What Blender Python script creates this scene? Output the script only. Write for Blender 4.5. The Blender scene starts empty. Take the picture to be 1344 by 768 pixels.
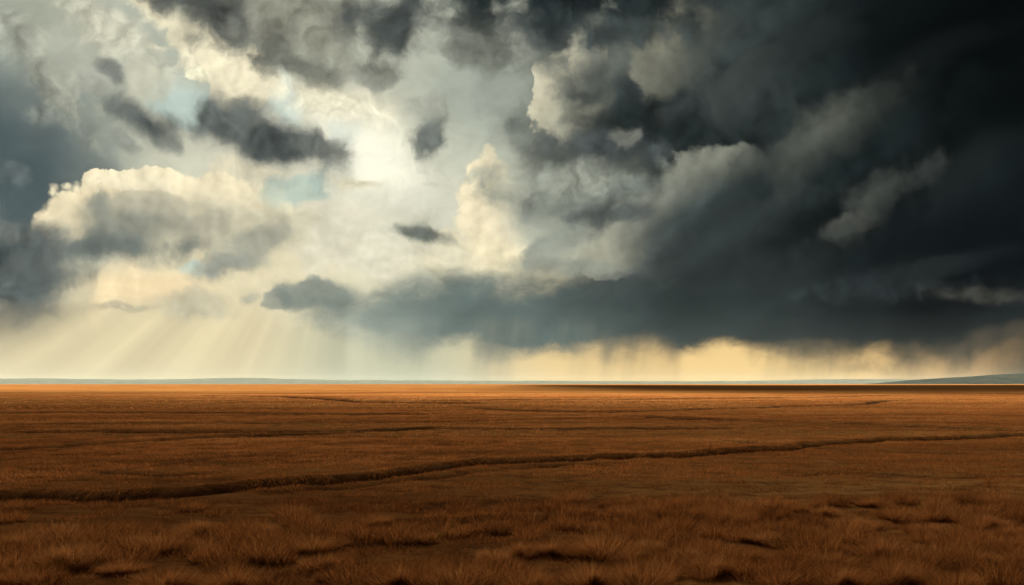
import bpy, bmesh, math, random
import numpy as np
from mathutils import Vector, Matrix, noise as mnoise

# ------------------------------------------------------------------ camera
S = bpy.context.scene
F_PX = 896.0                      # focal length in photograph pixels (24 mm lens)
CAM_Z = 2.2
HAZE_D = 0.38e-5                 # even haze over the plain
GD = 1.0                        # grass density
cam_d = bpy.data.cameras.new('camera')
cam_d.lens = 24.0; cam_d.sensor_width = 36.0
cam_d.shift_y = 120.0 / 1344.0
cam_d.clip_start = 0.1; cam_d.clip_end = 80000.0
cam = bpy.data.objects.new('camera', cam_d)
S.collection.objects.link(cam)
cam.location = (0, 0, CAM_Z)
cam.rotation_euler = (math.radians(90), 0, 0)
S.camera = cam

# ------------------------------------------------------------------ colour management
S.view_settings.view_transform = 'Standard'
S.view_settings.look = 'None'
S.view_settings.exposure = 2.8
S.view_settings.gamma = 1.0
S.view_settings.use_curve_mapping = False
S.render.engine = 'CYCLES'
S.cycles.max_bounces = 6
S.cycles.diffuse_bounces = 2
S.cycles.transmission_bounces = 3
S.cycles.transparent_max_bounces = 12
S.cycles.volume_bounces = 0
S.cycles.use_denoising = True
S.cycles.caustics_reflective = False
S.cycles.caustics_refractive = False

SUN_EL = math.radians(38.0)
SUN_AZ = math.radians(-14.0)      # measured from +Y towards +X

sun_d = bpy.data.lights.new('sun', 'SUN')
sun_d.energy = 5.0; sun_d.angle = math.radians(0.5); sun_d.color = (1.0, 0.87, 0.58)
sun = bpy.data.objects.new('sun', sun_d); S.collection.objects.link(sun)
SUN_DIR = Vector((math.sin(SUN_AZ) * math.cos(SUN_EL), math.cos(SUN_AZ) * math.cos(SUN_EL), math.sin(SUN_EL)))
sun.rotation_euler = SUN_DIR.to_track_quat('Z', 'Y').to_euler()

# ------------------------------------------------------------------ a small node language
def lin(r, g, b):
    def f(c):
        c /= 255.0
        return c / 12.92 if c <= 0.04045 else ((c + 0.055) / 1.055) ** 2.4
    return (f(r), f(g), f(b), 1.0)

class NT:
    def __init__(s, tree, vec=False): s.vec = vec; s.t = tree; s.n = tree.nodes; s.l = tree.links
    def new(s, kind, **kw):
        n = s.n.new(kind)
        for k, v in kw.items(): setattr(n, k, v)
        return n
    def put(s, sock, v):
        if isinstance(v, bpy.types.NodeSocket): s.l.new(v, sock)
        else:
            if sock.type == 'VECTOR' and isinstance(v, tuple) and len(v) == 4: v = v[:3]
            sock.default_value = v
    def m(s, op, a, b=None, c=None, clamp=False):
        n = s.new('ShaderNodeMath', operation=op, use_clamp=clamp)
        for i, v in enumerate((a, b, c)):
            if v is not None: s.put(n.inputs[i], v)
        return n.outputs[0]
    def add(s, a, b): return s.m('ADD', a, b)
    def sub(s, a, b): return s.m('SUBTRACT', a, b)
    def mul(s, a, b): return s.m('MULTIPLY', a, b)
    def mad(s, a, b, c): return s.m('MULTIPLY_ADD', a, b, c)
    def vm(s, op, a, b=None, c=None, scale=None):
        n = s.new('ShaderNodeVectorMath', operation=op)
        for i, v in enumerate((a, b, c)):
            if v is not None: s.put(n.inputs[i], v)
        if scale is not None: s.put(n.inputs['Scale'], scale)
        return n.outputs['Value'] if op in ('LENGTH', 'DOT_PRODUCT', 'DISTANCE') else n.outputs['Vector']
    def ss(s, x, lo, hi):                       # smoothstep
        n = s.new('ShaderNodeMapRange', interpolation_type='SMOOTHSTEP', clamp=False)
        s.put(n.inputs['Value'], x); s.put(n.inputs['From Min'], lo); s.put(n.inputs['From Max'], hi)
        return n.outputs[0]
    def lr(s, x, lo, hi, a=0.0, b=1.0):         # clamped linear, without the clamp nodes Cycles would append late
        k = (b - a) / (hi - lo)
        return s.m('MINIMUM', s.m('MAXIMUM', s.mad(x, k, a - lo * k), min(a, b)), max(a, b))
    def mapping(s, v, loc=(0, 0, 0), rot=(0, 0, 0), scale=(1, 1, 1), kind='POINT'):
        n = s.new('ShaderNodeMapping', vector_type=kind)
        s.put(n.inputs['Vector'], v)
        if kind in ('POINT', 'TEXTURE'): n.inputs['Location'].default_value = loc
        n.inputs['Rotation'].default_value = rot; n.inputs['Scale'].default_value = scale
        return n.outputs[0]
    def noise(s, v, scale, detail=4, rough=0.5, lac=2.0, dim='3D', dist=0.0, color=False, w=None):
        n = s.new('ShaderNodeTexNoise', noise_dimensions=dim)
        if v is not None: s.put(n.inputs['Vector'], v)
        if w is not None: s.put(n.inputs['W'], w)
        n.inputs['Scale'].default_value = scale; n.inputs['Detail'].default_value = detail
        n.inputs['Roughness'].default_value = rough; n.inputs['Lacunarity'].default_value = lac
        n.inputs['Distortion'].default_value = dist
        return n.outputs['Color' if color else 'Fac']
    def voro(s, v, scale, detail=0, rough=0.5, smooth=0.5, dim='2D', feat='SMOOTH_F1'):
        n = s.new('ShaderNodeTexVoronoi', voronoi_dimensions=dim, feature=feat)
        s.put(n.inputs['Vector'], v)
        n.inputs['Scale'].default_value = scale; n.inputs['Detail'].default_value = detail
        n.inputs['Roughness'].default_value = rough
        if feat == 'SMOOTH_F1': n.inputs['Smoothness'].default_value = smooth
        n.normalize = True if detail else False
        return n.outputs['Distance']
    def mix(s, f, a, b, blend='MIX'):
        if s.vec:                               # vector sockets throughout: no implicit conversions
            n = s.new('ShaderNodeMix', data_type='VECTOR', clamp_factor=True)
            s.put(n.inputs[0], f); s.put(n.inputs[4], a); s.put(n.inputs[5], b)
            return n.outputs[1]
        n = s.new('ShaderNodeMix', data_type='RGBA', blend_type=blend, clamp_factor=True)
        s.put(n.inputs[0], f); s.put(n.inputs[6], a); s.put(n.inputs[7], b)
        return n.outputs[2]
    def curve(s, v, pts):                       # v in 0..1
        n = s.new('ShaderNodeFloatCurve')
        s.put(n.inputs['Value'], v)
        c = n.mapping.curves[0]
        while len(c.points) < len(pts): c.points.new(0.5, 0.5)
        for p, (a, b) in zip(c.points, pts): p.location = (a, b)
        n.mapping.update()
        return n.outputs[0]
    def comb(s, x, y, z=0.0):
        n = s.new('ShaderNodeCombineXYZ')
        for i, v in enumerate((x, y, z)): s.put(n.inputs[i], v)
        return n.outputs[0]
    def sep(s, v):
        n = s.new('ShaderNodeSeparateXYZ'); s.put(n.inputs[0], v)
        return n.outputs[0], n.outputs[1], n.outputs[2]

# ------------------------------------------------------------------ sky: Nishita air behind layers of storm cloud
world = bpy.data.worlds.new('World'); S.world = world
world.use_nodes = True
world.cycles.sampling_method = 'MANUAL'
world.cycles.sample_map_resolution = 512
wt = world.node_tree; wt.nodes.clear()
K = NT(wt, vec=True)
SKY_STRENGTH = 0.1
nish = K.new('ShaderNodeTexSky', sky_type='NISHITA')
nish.sun_disc = False; nish.sun_elevation = SUN_EL; nish.sun_rotation = SUN_AZ
nish.air_density = 1.0; nish.dust_density = 2.0

tc = K.new('ShaderNodeTexCoord')
dirv = tc.outputs['Generated']
dx, dy, dz = K.sep(dirv)
yy = K.m('MAXIMUM', dy, 0.12)
# sky chart: bearing across, height above the horizon, both per unit distance (x8.96), y grows downwards
P = K.comb(K.mad(K.m('DIVIDE', dx, yy), 8.96, 6.72), K.sub(5.04, K.mul(K.m('DIVIDE', dz, yy), 8.96)), 1.0)
SUNP = (4.55, 1.95, 0.0)

# warps: broad, and finer
w1 = K.noise(K.vm('MULTIPLY', P, (0.75, 1.0, 1)), 0.55, 3, 0.5, dim='2D', color=True)
PA = K.vm('MULTIPLY_ADD', K.vm('SUBTRACT', w1, (0.5, 0.5, 0.5)), (0.6, 0.5, 0), P)
w2 = K.noise(PA, 2.2, 5, 0.55, dim='2D', color=True)
PB = K.vm('MULTIPLY_ADD', K.vm('SUBTRACT', w2, (0.5, 0.5, 0.5)), (0.34, 0.28, 0), P)
# noises used by all the layers
nf = K.mad(K.noise(PB, 1.7, 8, 0.53, dim='2D'), 2.6, -1.3)                 # ragged
nl = K.sub(K.noise(K.vm('MULTIPLY_ADD', PB, (0.55, 1.2, 1), (7, 3, 0)), 1.6, 7, 0.55, dim='2D'), 0.5)   # streaky
PC = K.vm('MULTIPLY_ADD', K.vm('SUBTRACT', w2, (0.5, 0.5, 0.5)), (0.16, 0.13, 0), P)
bil = K.mul(K.sub(0.4, K.voro(PC, 1.9, 3.6, 0.55, 0.3)), 1.6)                        # cauliflower
ts = K.vm('NORMALIZE', K.vm('SUBTRACT', SUNP, P))
PC2 = K.vm('MULTIPLY_ADD', ts, (0.10, 0.10, 0), PC)
bil2 = K.mul(K.sub(0.4, K.voro(PC2, 1.9, 2.4, 0.55, 0.3)), 1.6)
rel = K.sub(bil, bil2)                                                 # lit side of each billow
nf2 = K.mad(K.noise(K.vm('MULTIPLY_ADD', ts, (0.12, 0.12, 0), PB), 1.7, 5, 0.53, dim='2D'), 2.6, -1.3)
shp = K.lr(K.noise(P, 0.9, 1, 0.5, dim='2D'), 0.35, 0.65, 0.55, 1.6)                 # some outlines crisp, some diffuse
reln = K.sub(nf, nf2)

def local(c, r, deg, Q):
    """coordinates of Q (third component 1) in the frame of an ellipse, and the distance inside its rim"""
    cs, sn = math.cos(math.radians(deg)), math.sin(math.radians(deg))
    cx, cy, rx, ry = c[0] / 100, c[1] / 100, r[0] / 100, r[1] / 100
    qx = K.vm('DOT_PRODUCT', Q, (cs / rx, sn / rx, -(cx * cs + cy * sn) / rx))
    qy = K.vm('DOT_PRODUCT', Q, (-sn / ry, cs / ry, (cx * sn - cy * cs) / ry))
    return qx, K.sub(1.0, K.m('SQRT', K.mad(qx, qx, K.mul(qy, qy))))
def soft(col, c, r, deg, rgb, s=1.0, Q=None, lo=0.0, hi=0.9, n=0.25):
    """a diffuse glow or shade of the cloud cover: no edge"""
    _, d = local(c, r, deg, PA if Q is None else Q)
    if n: d = K.mad(nf, n * 0.6, d)
    return K.mix(K.mul(K.ss(d, lo, hi), s), col, lin(*rgb))
def puff(col, c, r, deg, rgb, s=1.0, edge=0.12, nn=0.5, nb=0.0, vary=True, fade=None, Q=None, shade=0.9, core=None, coreat=(0.15, 0.6), cores=1.0):
    """one cloud: ragged (nn) or cauliflower (nb) outline, softening towards +x of its own frame if fade"""
    qx, d = local(c, r, deg, PB if Q is None else Q)
    if nn: d = K.mad(nf, nn, d)
    if nb: d = K.mad(bil, nb, d)
    mk = K.ss(K.mul(d, shp) if vary else d, 0.0, edge)
    if fade is not None:                      # (direction in degrees, start, end in hundredths of the chart) away from the lit rim
        fa, f0, f1 = math.radians(fade[0]), fade[1] / 100, fade[2] / 100
        ca, sa = math.cos(fa), math.sin(fa)
        w = 1.0 / (f1 - f0)
        mk = K.mul(mk, K.ss(K.vm('DOT_PRODUCT', PA, (-ca * w, -sa * w, (c[0] / 100 * ca + c[1] / 100 * sa + f1) * w)), 0.0, 1.0))
    if s != 1.0: mk = K.mul(mk, s)
    cc = lin(*rgb)
    if core is not None:
        cc = K.mix(K.mul(K.ss(d, coreat[0], coreat[1]), cores), cc, lin(*core))
    if shade:
        g = K.mad(rel if nb else reln, shade * (0.7 if nb else 1.1), 1.0)
        cc = K.vm('SCALE', cc, scale=K.m('MAXIMUM', g, 0.3))
    return K.mix(mk, col, cc)

# tie the charts to the slowest noise, so that the long chain of clouds below is evaluated in one pass (Cycles' stack is short)
st = K.noise(K.comb(K.vm('DOT_PRODUCT', P, (3.4, 0.55, 0)), K.vm('DOT_PRODUCT', P, (0, 0.3, 0)), 0.0), 1.0, 3, 0.5, dim='2D')
wide = K.noise(K.vm('MULTIPLY_ADD', P, (0.9, 0.1, 1), (3, 0, 0)), 1.0, 2, 0.5, dim='2D')
ragn = K.noise(K.vm('MULTIPLY', PB, (1.0, 2.0, 1)), 2.2, 6, 0.62, dim='2D')
ov = K.noise(dirv, 2.2, 6, 0.55)
fold = K.noise(K.comb(K.vm('DOT_PRODUCT', PA, (0.35, -0.22, 0.3)), K.vm('DOT_PRODUCT', PA, (0.62, 0.98, 0)), 0.0), 1.0, 6, 0.5, dim='2D')
tie = K.mul(K.add(K.add(nl, K.add(K.add(bil2, ov), K.add(ragn, fold))), K.add(nf2, K.add(K.add(st, shp), wide))), 1e-7)
air = K.vm('SCALE', nish.outputs[0], scale=0.1)
tv = K.comb(tie, K.mul(K.vm('LENGTH', air), 1e-7), 0.0)
P = K.vm('ADD', P, tv); PA = K.vm('ADD', PA, tv); PB = K.vm('ADD', PB, tv); PC = K.vm('ADD', PC, tv)
x = K.vm('DOT_PRODUCT', P, (1, 0, 0)); y = K.vm('DOT_PRODUCT', P, (0, 1, 0))
xa = K.vm('DOT_PRODUCT', PA, (1, 0, 0)); ya = K.vm('DOT_PRODUCT', PA, (0, 1, 0))
#SKYCOL
# ---- high veil and the light in it
col = K.mix(K.ss(x, 3.5, 9.0), lin(223, 208, 167), lin(245, 209, 142))
col = K.mix(K.ss(x, 10.0, 14.0), col, lin(205, 160, 105))
col = K.mix(K.mul(K.ss(x, 3.0, 4.6), K.ss(x, 7.4, 5.4)), col, lin(200, 198, 168))
col = K.mix(K.ss(ya, 4.3, 3.2), col, lin(203, 203, 180))
col = K.mix(K.ss(ya, 2.4, 0.0), col, lin(190, 194, 176))
col = soft(col, (640, 200), (260, 190), 0, (192, 197, 178), 0.9)
col = soft(col, (640, 115), (150, 90), 0, (160, 168, 156), 0.85)
col = soft(col, (440, 260), (310, 190), 10, (233, 229, 206), 0.95)
col = soft(col, (330, 340), (300, 110), 0, (238, 224, 184), 0.8)
col = soft(col, (475, 195), (130, 85), 20, (255, 251, 222), 1.0)
col = soft(col, (245, 60), (150, 80), 25, (172, 182, 170), 0.9)
col = soft(col, (600, 270), (140, 60), 0, (211, 210, 190), 0.7)
# clear air seen through the gaps
gap_d = None
for c, r, a in (((380, 248), (50, 24), -10), ((372, 128), (30, 60), -30), ((350, 95), (26, 44), -20), ((240, 140), (70, 36), 10),
                ((450, 172), (26, 22), 0), ((225, 4), (40, 14), 10), ((262, 352), (36, 10), 0)):
    _, d = local(c, r, a, PB)
    gap_d = d if gap_d is None else K.m('MAXIMUM', gap_d, d)
gap = K.ss(K.mad(nf, 0.4, gap_d), 0.0, 0.5)
veil = K.mix(0.15, lin(168, 200, 190), air)
col = K.mix(K.mul(gap, 0.75), col, veil)
# ---- blue-grey wall of cloud on the left
col = soft(col, (-20, 190), (260, 250), 0, (134, 143, 136), 1.0, lo=0.0, hi=0.6)
col = soft(col, (-20, 245), (225, 230), -8, (78, 92, 94), 1.0, lo=0.05, hi=0.75)
col = soft(col, (50, 15), (200, 110), 10, (163, 167, 150), 0.9)
W = dict(nn=0.42, edge=0.7, vary=False)
col = puff(col, (60, 100), (140, 40), 55, (176, 176, 156), 0.6, **W)
col = puff(col, (20, 60), (120, 40), 60, (150, 154, 142), 0.5, **W)
col = puff(col, (52, 150), (40, 22), 0, (140, 146, 136), 0.8, **W)
col = puff(col, (100, 244), (18, 9), 0, (186, 182, 158), 0.7, **W)
col = puff(col, (15, 225), (40, 22), 30, (104, 115, 114), 0.7, **W)
# ---- bright ragged cloud under the high dark one
col = soft(col, (150, 70), (150, 90), 20, (196, 197, 178), 0.7)
col = puff(col, (150, 40), (120, 34), 30, (212, 208, 184), 0.6, **W)
col = puff(col, (255, 52), (150, 34), 40, (240, 231, 198), 0.95, nn=0.6, nb=0.2, edge=0.5)
col = puff(col, (318, 95), (62, 46), 30, (243, 233, 200), 0.95, nn=0.2, nb=0.5, edge=0.25)
col = puff(col, (335, 240), (80, 40), 10, (232, 222, 190), 0.8, nn=0.3, nb=0.4, edge=0.4)
col = puff(col, (260, 101), (16, 11), 0, (240, 234, 200), 0.8, nn=0.6, edge=0.5)
col = puff(col, (205, 60), (18, 7), 0, (228, 222, 194), 0.6, nn=0.6, edge=0.5)
col = puff(col, (430, 135), (130, 40), 12, (240, 231, 200), 0.7, **W)
col = puff(col, (190, 112), (40, 26), 0, (208, 206, 182), 0.6, nn=0.4, nb=0.3, edge=0.4)
# ---- pale towers left of the storm
col = puff(col, (655, 290), (50, 90), -14, (246, 232, 195), 0.95, nn=0.2, nb=0.6, edge=0.2, Q=PC, fade=(0, -10, 60))
col = puff(col, (690, 250), (60, 60), 0, (186, 187, 166), 0.8, nn=0.4, nb=0.4, edge=0.5, fade=(0, 0, 80))
col = puff(col, (615, 340), (95, 40), 0, (240, 228, 190), 0.8, nn=0.25, nb=0.5, edge=0.3)
col = soft(col, (740, 260), (80, 120), 0, (168, 173, 157), 0.8)
col = puff(col, (480, 325), (150, 55), 5, (220, 217, 194), 0.75, nn=0.4, nb=0.3, edge=0.6)
# ---- the cumulus bank on the left
col = puff(col, (235, 268), (140, 42), 4, (246, 233, 196), 1.0, nn=0.15, nb=0.8, edge=0.11, Q=PC)
col = puff(col, (170, 262), (50, 36), 0, (248, 236, 200), 1.0, nn=0.1, nb=0.85, edge=0.10, Q=PC)
col = puff(col, (110, 282), (68, 34), -10, (246, 230, 190), 1.0, nn=0.15, nb=0.5, edge=0.14, Q=PC)
col = puff(col, (330, 292), (90, 36), 8, (220, 212, 182), 0.9, nn=0.3, nb=0.4, edge=0.4)
col = puff(col, (250, 290), (150, 46), 2, (186, 181, 158), 0.95, nn=0.2, nb=0.45, edge=0.6)
col = puff(col, (155, 296), (130, 46), 4, (138, 143, 132), 0.9, nn=0.3, nb=0.5, edge=0.6)
col = puff(col, (205, 275), (60, 24), 10, (190, 184, 160), 0.7, nn=0.1, nb=0.5, edge=0.2, Q=PC, fade=(90, -5, 22))
col = puff(col, (160, 318), (140, 34), 4, (104, 112, 107), 0.95, nn=0.3, nb=0.4, edge=0.8)
col = puff(col, (205, 302), (46, 20), 8, (152, 152, 136), 0.7, nn=0.1, nb=0.5, edge=0.25, Q=PC, fade=(90, -2, 22))
col = puff(col, (70, 326), (70, 24), 4, (82, 93, 93), 0.9, nn=0.4, nb=0.2, edge=0.8)
# glow under it
col = soft(col, (190, 375), (130, 34), 0, (246, 222, 176), 0.95, Q=PB)
col = puff(col, (155, 378), (60, 34), -40, (252, 228, 182), 0.7, nn=0.5, nb=0.3, edge=0.6)
# low left mass
col = puff(col, (5, 345), (140, 80), 10, (108, 112, 106), 1.0, nn=0.4, edge=0.6, vary=False, core=(74, 84, 85), coreat=(0.3, 0.9))
col = puff(col, (55, 362), (80, 40), 0, (92, 99, 96), 0.8, nn=0.3, nb=0.2, edge=0.6)
col = puff(col, (25, 385), (125, 34), 2, (86, 95, 94), 0.85, nn=0.4, edge=0.8, vary=False)
# small grey clouds, centre left
col = puff(col, (345, 318), (85, 36), -22, (196, 191, 165), 0.85, nn=0.4, nb=0.3, edge=0.5, core=(160, 161, 146), coreat=(0.2, 0.7))
col = puff(col, (300, 345), (50, 24), -14, (142, 146, 136), 0.85, nn=0.65, nb=0.2, edge=0.9, vary=False)
col = puff(col, (262, 402), (70, 24), 0, (196, 190, 163), 0.75, nn=0.6, nb=0.5, edge=0.6, vary=False)
col = puff(col, (325, 393), (18, 12), 0, (168, 168, 152), 0.7, nn=0.6, nb=0.3, edge=0.7, vary=False)
col = puff(col, (360, 395), (22, 15), 0, (140, 147, 138), 0.8, nn=0.2, nb=0.3, edge=0.4)
col = puff(col, (160, 405), (60, 10), 0, (172, 165, 140), 0.7, **W)
col = puff(col, (470, 432), (120, 20), 0, (224, 210, 172), 0.5, **W)

col = soft(col, (480, 198), (135, 75), 20, (255, 253, 232), 0.75, lo=0.0)
# wisps over all of it
col = K.vm('SCALE', col, scale=K.m('MAXIMUM', K.mad(K.mul(K.mad(nl, 0.32, K.mul(reln, 0.15)), K.ss(y, 4.6, 3.7)), 1.0, 1.0), 0.5))
# ---- the storm
_, d = local((1230, 170), (640, 330), 0, PB)
d = K.mad(nf, 0.12, K.mad(bil, 0.10, d))
tone = K.mix(K.ss(xa, 6.9, 9.2), lin(124, 129, 120), lin(56, 64, 63))
tone = K.mix(K.ss(xa, 8.8, 11.5), tone, lin(32, 40, 41))
tone = K.mix(K.ss(K.sub(xa, K.mul(ya, 0.6)), 9.3, 12.8), tone, lin(9, 14, 15))
tone = K.mix(K.mul(K.ss(ya, 2.0, 3.2), K.ss(xa, 9.8, 12.5)), tone, lin(22, 29, 31))
tone = K.vm('SCALE', tone, scale=K.m('MAXIMUM', K.mad(K.sub(fold, 0.5), 2.6, K.mad(nl, 0.5, K.mad(rel, 0.30, K.mad(reln, 0.35, 1.0)))), 0.45))
col = K.mix(K.m('MAXIMUM', K.ss(d, 0.0, 0.24), K.ss(K.mad(nf, 0.3, xa), 12.4, 13.6)), col, tone)
# blue-grey shelf: its underside follows a line, its top is lost in brighter cloud
xn = K.mul(x, 1.0 / 13.44)
base = K.mul(K.curve(xn, [(0.0, 0.79), (0.25, 0.78), (0.31, 0.81), (0.36, 0.845), (0.40, 0.872), (0.46, 0.872), (0.51, 0.905), (0.56, 0.885), (0.64, 0.87),
                    (0.67, 0.895), (0.71, 0.875), (0.76, 0.885), (0.88, 0.89), (0.93, 0.892), (0.96, 0.855), (1.0, 0.835)]), 5.0)
top = K.mul(K.curve(xn, [(0.0, 0.8), (0.29, 0.78), (0.33, 0.74), (0.37, 0.71), (0.45, 0.685), (0.50, 0.655), (0.55, 0.63), (0.62, 0.60), (0.7, 0.6), (1.0, 0.6)]), 5.0)
rag = K.mul(K.sub(ragn, 0.5), 0.28)
low = K.add(K.add(base, rag), K.mad(K.ss(wide, 0.36, 0.62), -0.10, 0.14))
shelf = K.mul(K.ss(K.sub(ya, K.mad(nl, 0.8, top)), 0.0, K.curve(xn, [(0, .45), (.3, .5), (.5, .65), (.65, .9), (1, .9)])),
              K.ss(K.sub(K.sub(y, low), K.mul(K.ss(wide, 0.36, 0.62), K.mul(st, 0.16))), K.mad(K.ss(wide, 0.36, 0.62), 0.26, 0.10), -0.14))
shelf = K.mul(shelf, K.mul(K.ss(x, 3.6, 4.0), 1.0))
t2 = K.mix(K.ss(x, 4.2, 6.2), lin(140, 149, 138), lin(97, 111, 107))
t2 = K.mix(K.ss(x, 6.2, 9.2), t2, lin(50, 58, 57))
t2 = K.mix(K.ss(x, 9.2, 12.5), t2, lin(30, 35, 36))
t2 = K.vm('SCALE', t2, scale=K.mad(K.mad(K.sub(fold, 0.5), 1.2, K.mul(nl, 0.8)), 1.0, K.mad(K.ss(y, 3.9, 4.5), 0.28, 1.0)))
col = K.mix(shelf, col, t2)
col = puff(col, (415, 386), (72, 26), 4, (126, 136, 128), 0.9, nn=0.6, nb=0.4, edge=0.7, vary=False)
# darkest part
col = soft(col, (1300, 320), (230, 110), 0, (14, 19, 22), 0.9, lo=0.0, hi=0.8)
col = soft(col, (1260, 60), (260, 130), 0, (6, 10, 12), 0.8, lo=0.0, hi=0.8)
# its pale western tower
T = dict(nn=0.16, nb=0.5, Q=PC)
V = dict(nn=0.45, edge=0.8, vary=False)
col = soft(col, (790, 150), (130, 140), 0, (112, 117, 107), 0.9)
col = puff(col, (760, 125), (62, 70), 10, (206, 201, 174), 1.0, edge=0.09, fade=(8, -56, 14), **T)
col = puff(col, (765, 75), (38, 34), 10, (208, 203, 175), 1.0, edge=0.10, fade=(60, -30, 30), **T)
col = puff(col, (775, 165), (50, 30), -10, (160, 160, 142), 0.8, edge=0.3, fade=(60, -30, 30), **T)
col = puff(col, (745, 120), (28, 34), 30, (142, 146, 132), 0.6, **V)
col = puff(col, (855, 110), (110, 50), 4, (92, 98, 91), 0.7, **V)
col = puff(col, (870, 130), (190, 90), 8, (54, 61, 60), 1.0, **V)
col = puff(col, (890, 185), (220, 80), 6, (34, 41, 41), 1.0, **V)
col = puff(col, (800, 192), (110, 30), 3, (74, 81, 80), 0.9, **V)
col = puff(col, (722, 187), (26, 18), 0, (94, 100, 97), 0.85, **V)
col = puff(col, (820, 180), (20, 18), 0, (124, 127, 116), 0.7, nn=0.3, edge=0.5, vary=False)
# opening with grey-green light below it
col = puff(col, (760, 240), (130, 34), -6, (156, 161, 147), 0.85, **V)
col = puff(col, (835, 243), (60, 22), -6, (112, 120, 112), 0.8, **V)
# pale lobes on the storm's flank: lit rim to the upper left, lost in shade behind
L = dict(nn=0.25, nb=0.4)
col = puff(col, (900, 60), (90, 76), 0, (122, 123, 108), 0.95, edge=0.4, fade=(35, -45, 55), **L)
col = puff(col, (880, 40), (44, 40), 0, (160, 157, 134), 0.7, edge=0.5, fade=(35, -30, 40), **L)
col = puff(col, (915, 265), (105, 60), -22, (134, 137, 123), 0.9, edge=0.35, fade=(60, -40, 24), **L)
col = puff(col, (845, 285), (80, 40), -25, (140, 144, 131), 0.8, edge=0.35, fade=(60, -30, 24), **L)
col = puff(col, (815, 325), (60, 38), -20, (162, 162, 143), 0.95, edge=0.18, fade=(20, -30, 48), **T)
col = puff(col, (745, 325), (62, 38), -25, (150, 156, 143), 0.9, edge=0.25, fade=(60, -30, 24), **T)
col = puff(col, (760, 352), (110, 18), 2, (130, 137, 127), 0.6, **V)
col = puff(col, (985, 112), (70, 40), -40, (64, 71, 68), 0.8, edge=0.25, fade=(40, -34, 30), **L)
col = puff(col, (1100, 170), (130, 52), -34, (92, 96, 87), 0.9, edge=0.8, nn=0.35, nb=0.15, fade=(52, -30, 50), vary=False)
col = puff(col, (1055, 208), (80, 40), -48, (90, 95, 87), 0.75, edge=0.8, nn=0.35, nb=0.15, fade=(30, -24, 50), vary=False)
col = puff(col, (1150, 268), (105, 34), -48, (80, 84, 78), 0.7, edge=1.0, fade=(25, -30, 40), nn=0.6, nb=0.1, vary=False)
col = puff(col, (1120, 296), (56, 20), -12, (86, 89, 82), 0.75, edge=0.6, fade=(0, -30, 50), nn=0.4, nb=0.2, vary=False)
col = puff(col, (1205, 235), (60, 22), -40, (70, 74, 70), 0.7, edge=0.8, nn=0.5, vary=False)
col = puff(col, (1290, 388), (110, 18), 6, (76, 77, 70), 0.6, **V)
col = puff(col, (1130, 380), (190, 22), -4, (48, 55, 56), 0.6, **V)
col = soft(col, (960, 310), (80, 30), -40, (56, 66, 65), 0.7)
col = soft(col, (1010, 250), (220, 34), -36, (30, 37, 38), 0.5)
col = soft(col, (1190, 95), (200, 36), -22, (28, 33, 33), 0.45)
col = soft(col, (1260, 215), (170, 30), -25, (32, 37, 38), 0.45)
col = soft(col, (1040, 60), (120, 40), -30, (44, 49, 48), 0.6)
col = soft(col, (1225, 345), (150, 20), -8, (36, 42, 44), 0.6)
# billows folded into the storm mass, each faintly lit along its upper left
for c_, r_, a_, v_, s_ in (((1010, 140), (90, 50), -20, 54, .55), ((1075, 75), (100, 46), -10, 42, .55), ((960, 55), (70, 46), 0, 66, .5), ((1195, 150), (90, 50), -15, 34, .5),
                           ((1010, 300), (110, 52), -15, 52, .5), ((930, 340), (90, 40), -10, 62, .5), ((1085, 340), (120, 44), -8, 44, .5), ((1270, 250), (90, 56), -10, 30, .5),
                           ((1010, 225), (70, 36), -30, 60, .5), ((1230, 360), (110, 30), -4, 40, .5), ((1300, 120), (80, 50), 0, 22, .5), ((860, 370), (90, 26), -4, 78, .45)):
    col = puff(col, c_, r_, a_, (v_, v_ + 6, v_ + 5), s_, edge=0.45, nn=0.35, nb=0.45, fade=(55, -r_[1] * 0.9, r_[1] * 0.55))
# ---- dark scud in front
def scud(col, c, r, deg, rgb, s=1.0, core=None, coreat=(0.15, 0.6), **kw):
    """torn scrap of low cloud in its own thin veil"""
    col = puff(col, c, (r[0] * 1.45, r[1] * 1.6), deg, tuple(int(0.5 * a + 0.5 * b) for a, b in zip(rgb, (176, 177, 158))) if c[0] < 700 else rgb, s * 0.25, nn=0.9, edge=1.1, vary=False)
    return puff(col, c, r, deg, rgb, s, core=core, coreat=coreat, **kw)
col = puff(col, (380, 250), (58, 26), -18, (184, 208, 195), 0.7, nn=0.6, nb=0.3, edge=0.6, shade=0.2)
D = dict(nn=0.62, edge=0.7, vary=False)
col = puff(col, (375, 22), (180, 90), 12, (140, 140, 124), 0.95, **D)
col = puff(col, (262, 4), (190, 60), 30, (112, 113, 103), 1.0, core=(78, 82, 78), coreat=(0.3, 0.9), **D)
col = scud(col, (385, 84), (110, 28), 25, (108, 110, 100), 0.9, **D)
col = scud(col, (520, 30), (100, 72), 20, (96, 100, 94), 1.0, core=(70, 76, 74), coreat=(0.3, 0.9), **D)
col = scud(col, (490, 98), (36, 20), 10, (136, 138, 126), 0.8, **D)
col = puff(col, (690, 36), (170, 74), 2, (112, 116, 108), 1.0, core=(66, 72, 70), coreat=(0.3, 0.9), **D)
col = puff(col, (760, -10), (280, 74), 0, (46, 54, 54), 1.0, core=(34, 41, 42), coreat=(0.3, 0.8), **D)
col = scud(col, (640, 72), (80, 36), 10, (112, 116, 106), 0.85, **D)
col = scud(col, (820, 45), (90, 30), 5, (60, 68, 67), 0.9, **D)
E = dict(nn=0.42, edge=0.75, vary=False)
col = puff(col, (146, 96), (32, 17), 42, (124, 128, 121), 0.95, **E)
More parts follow.
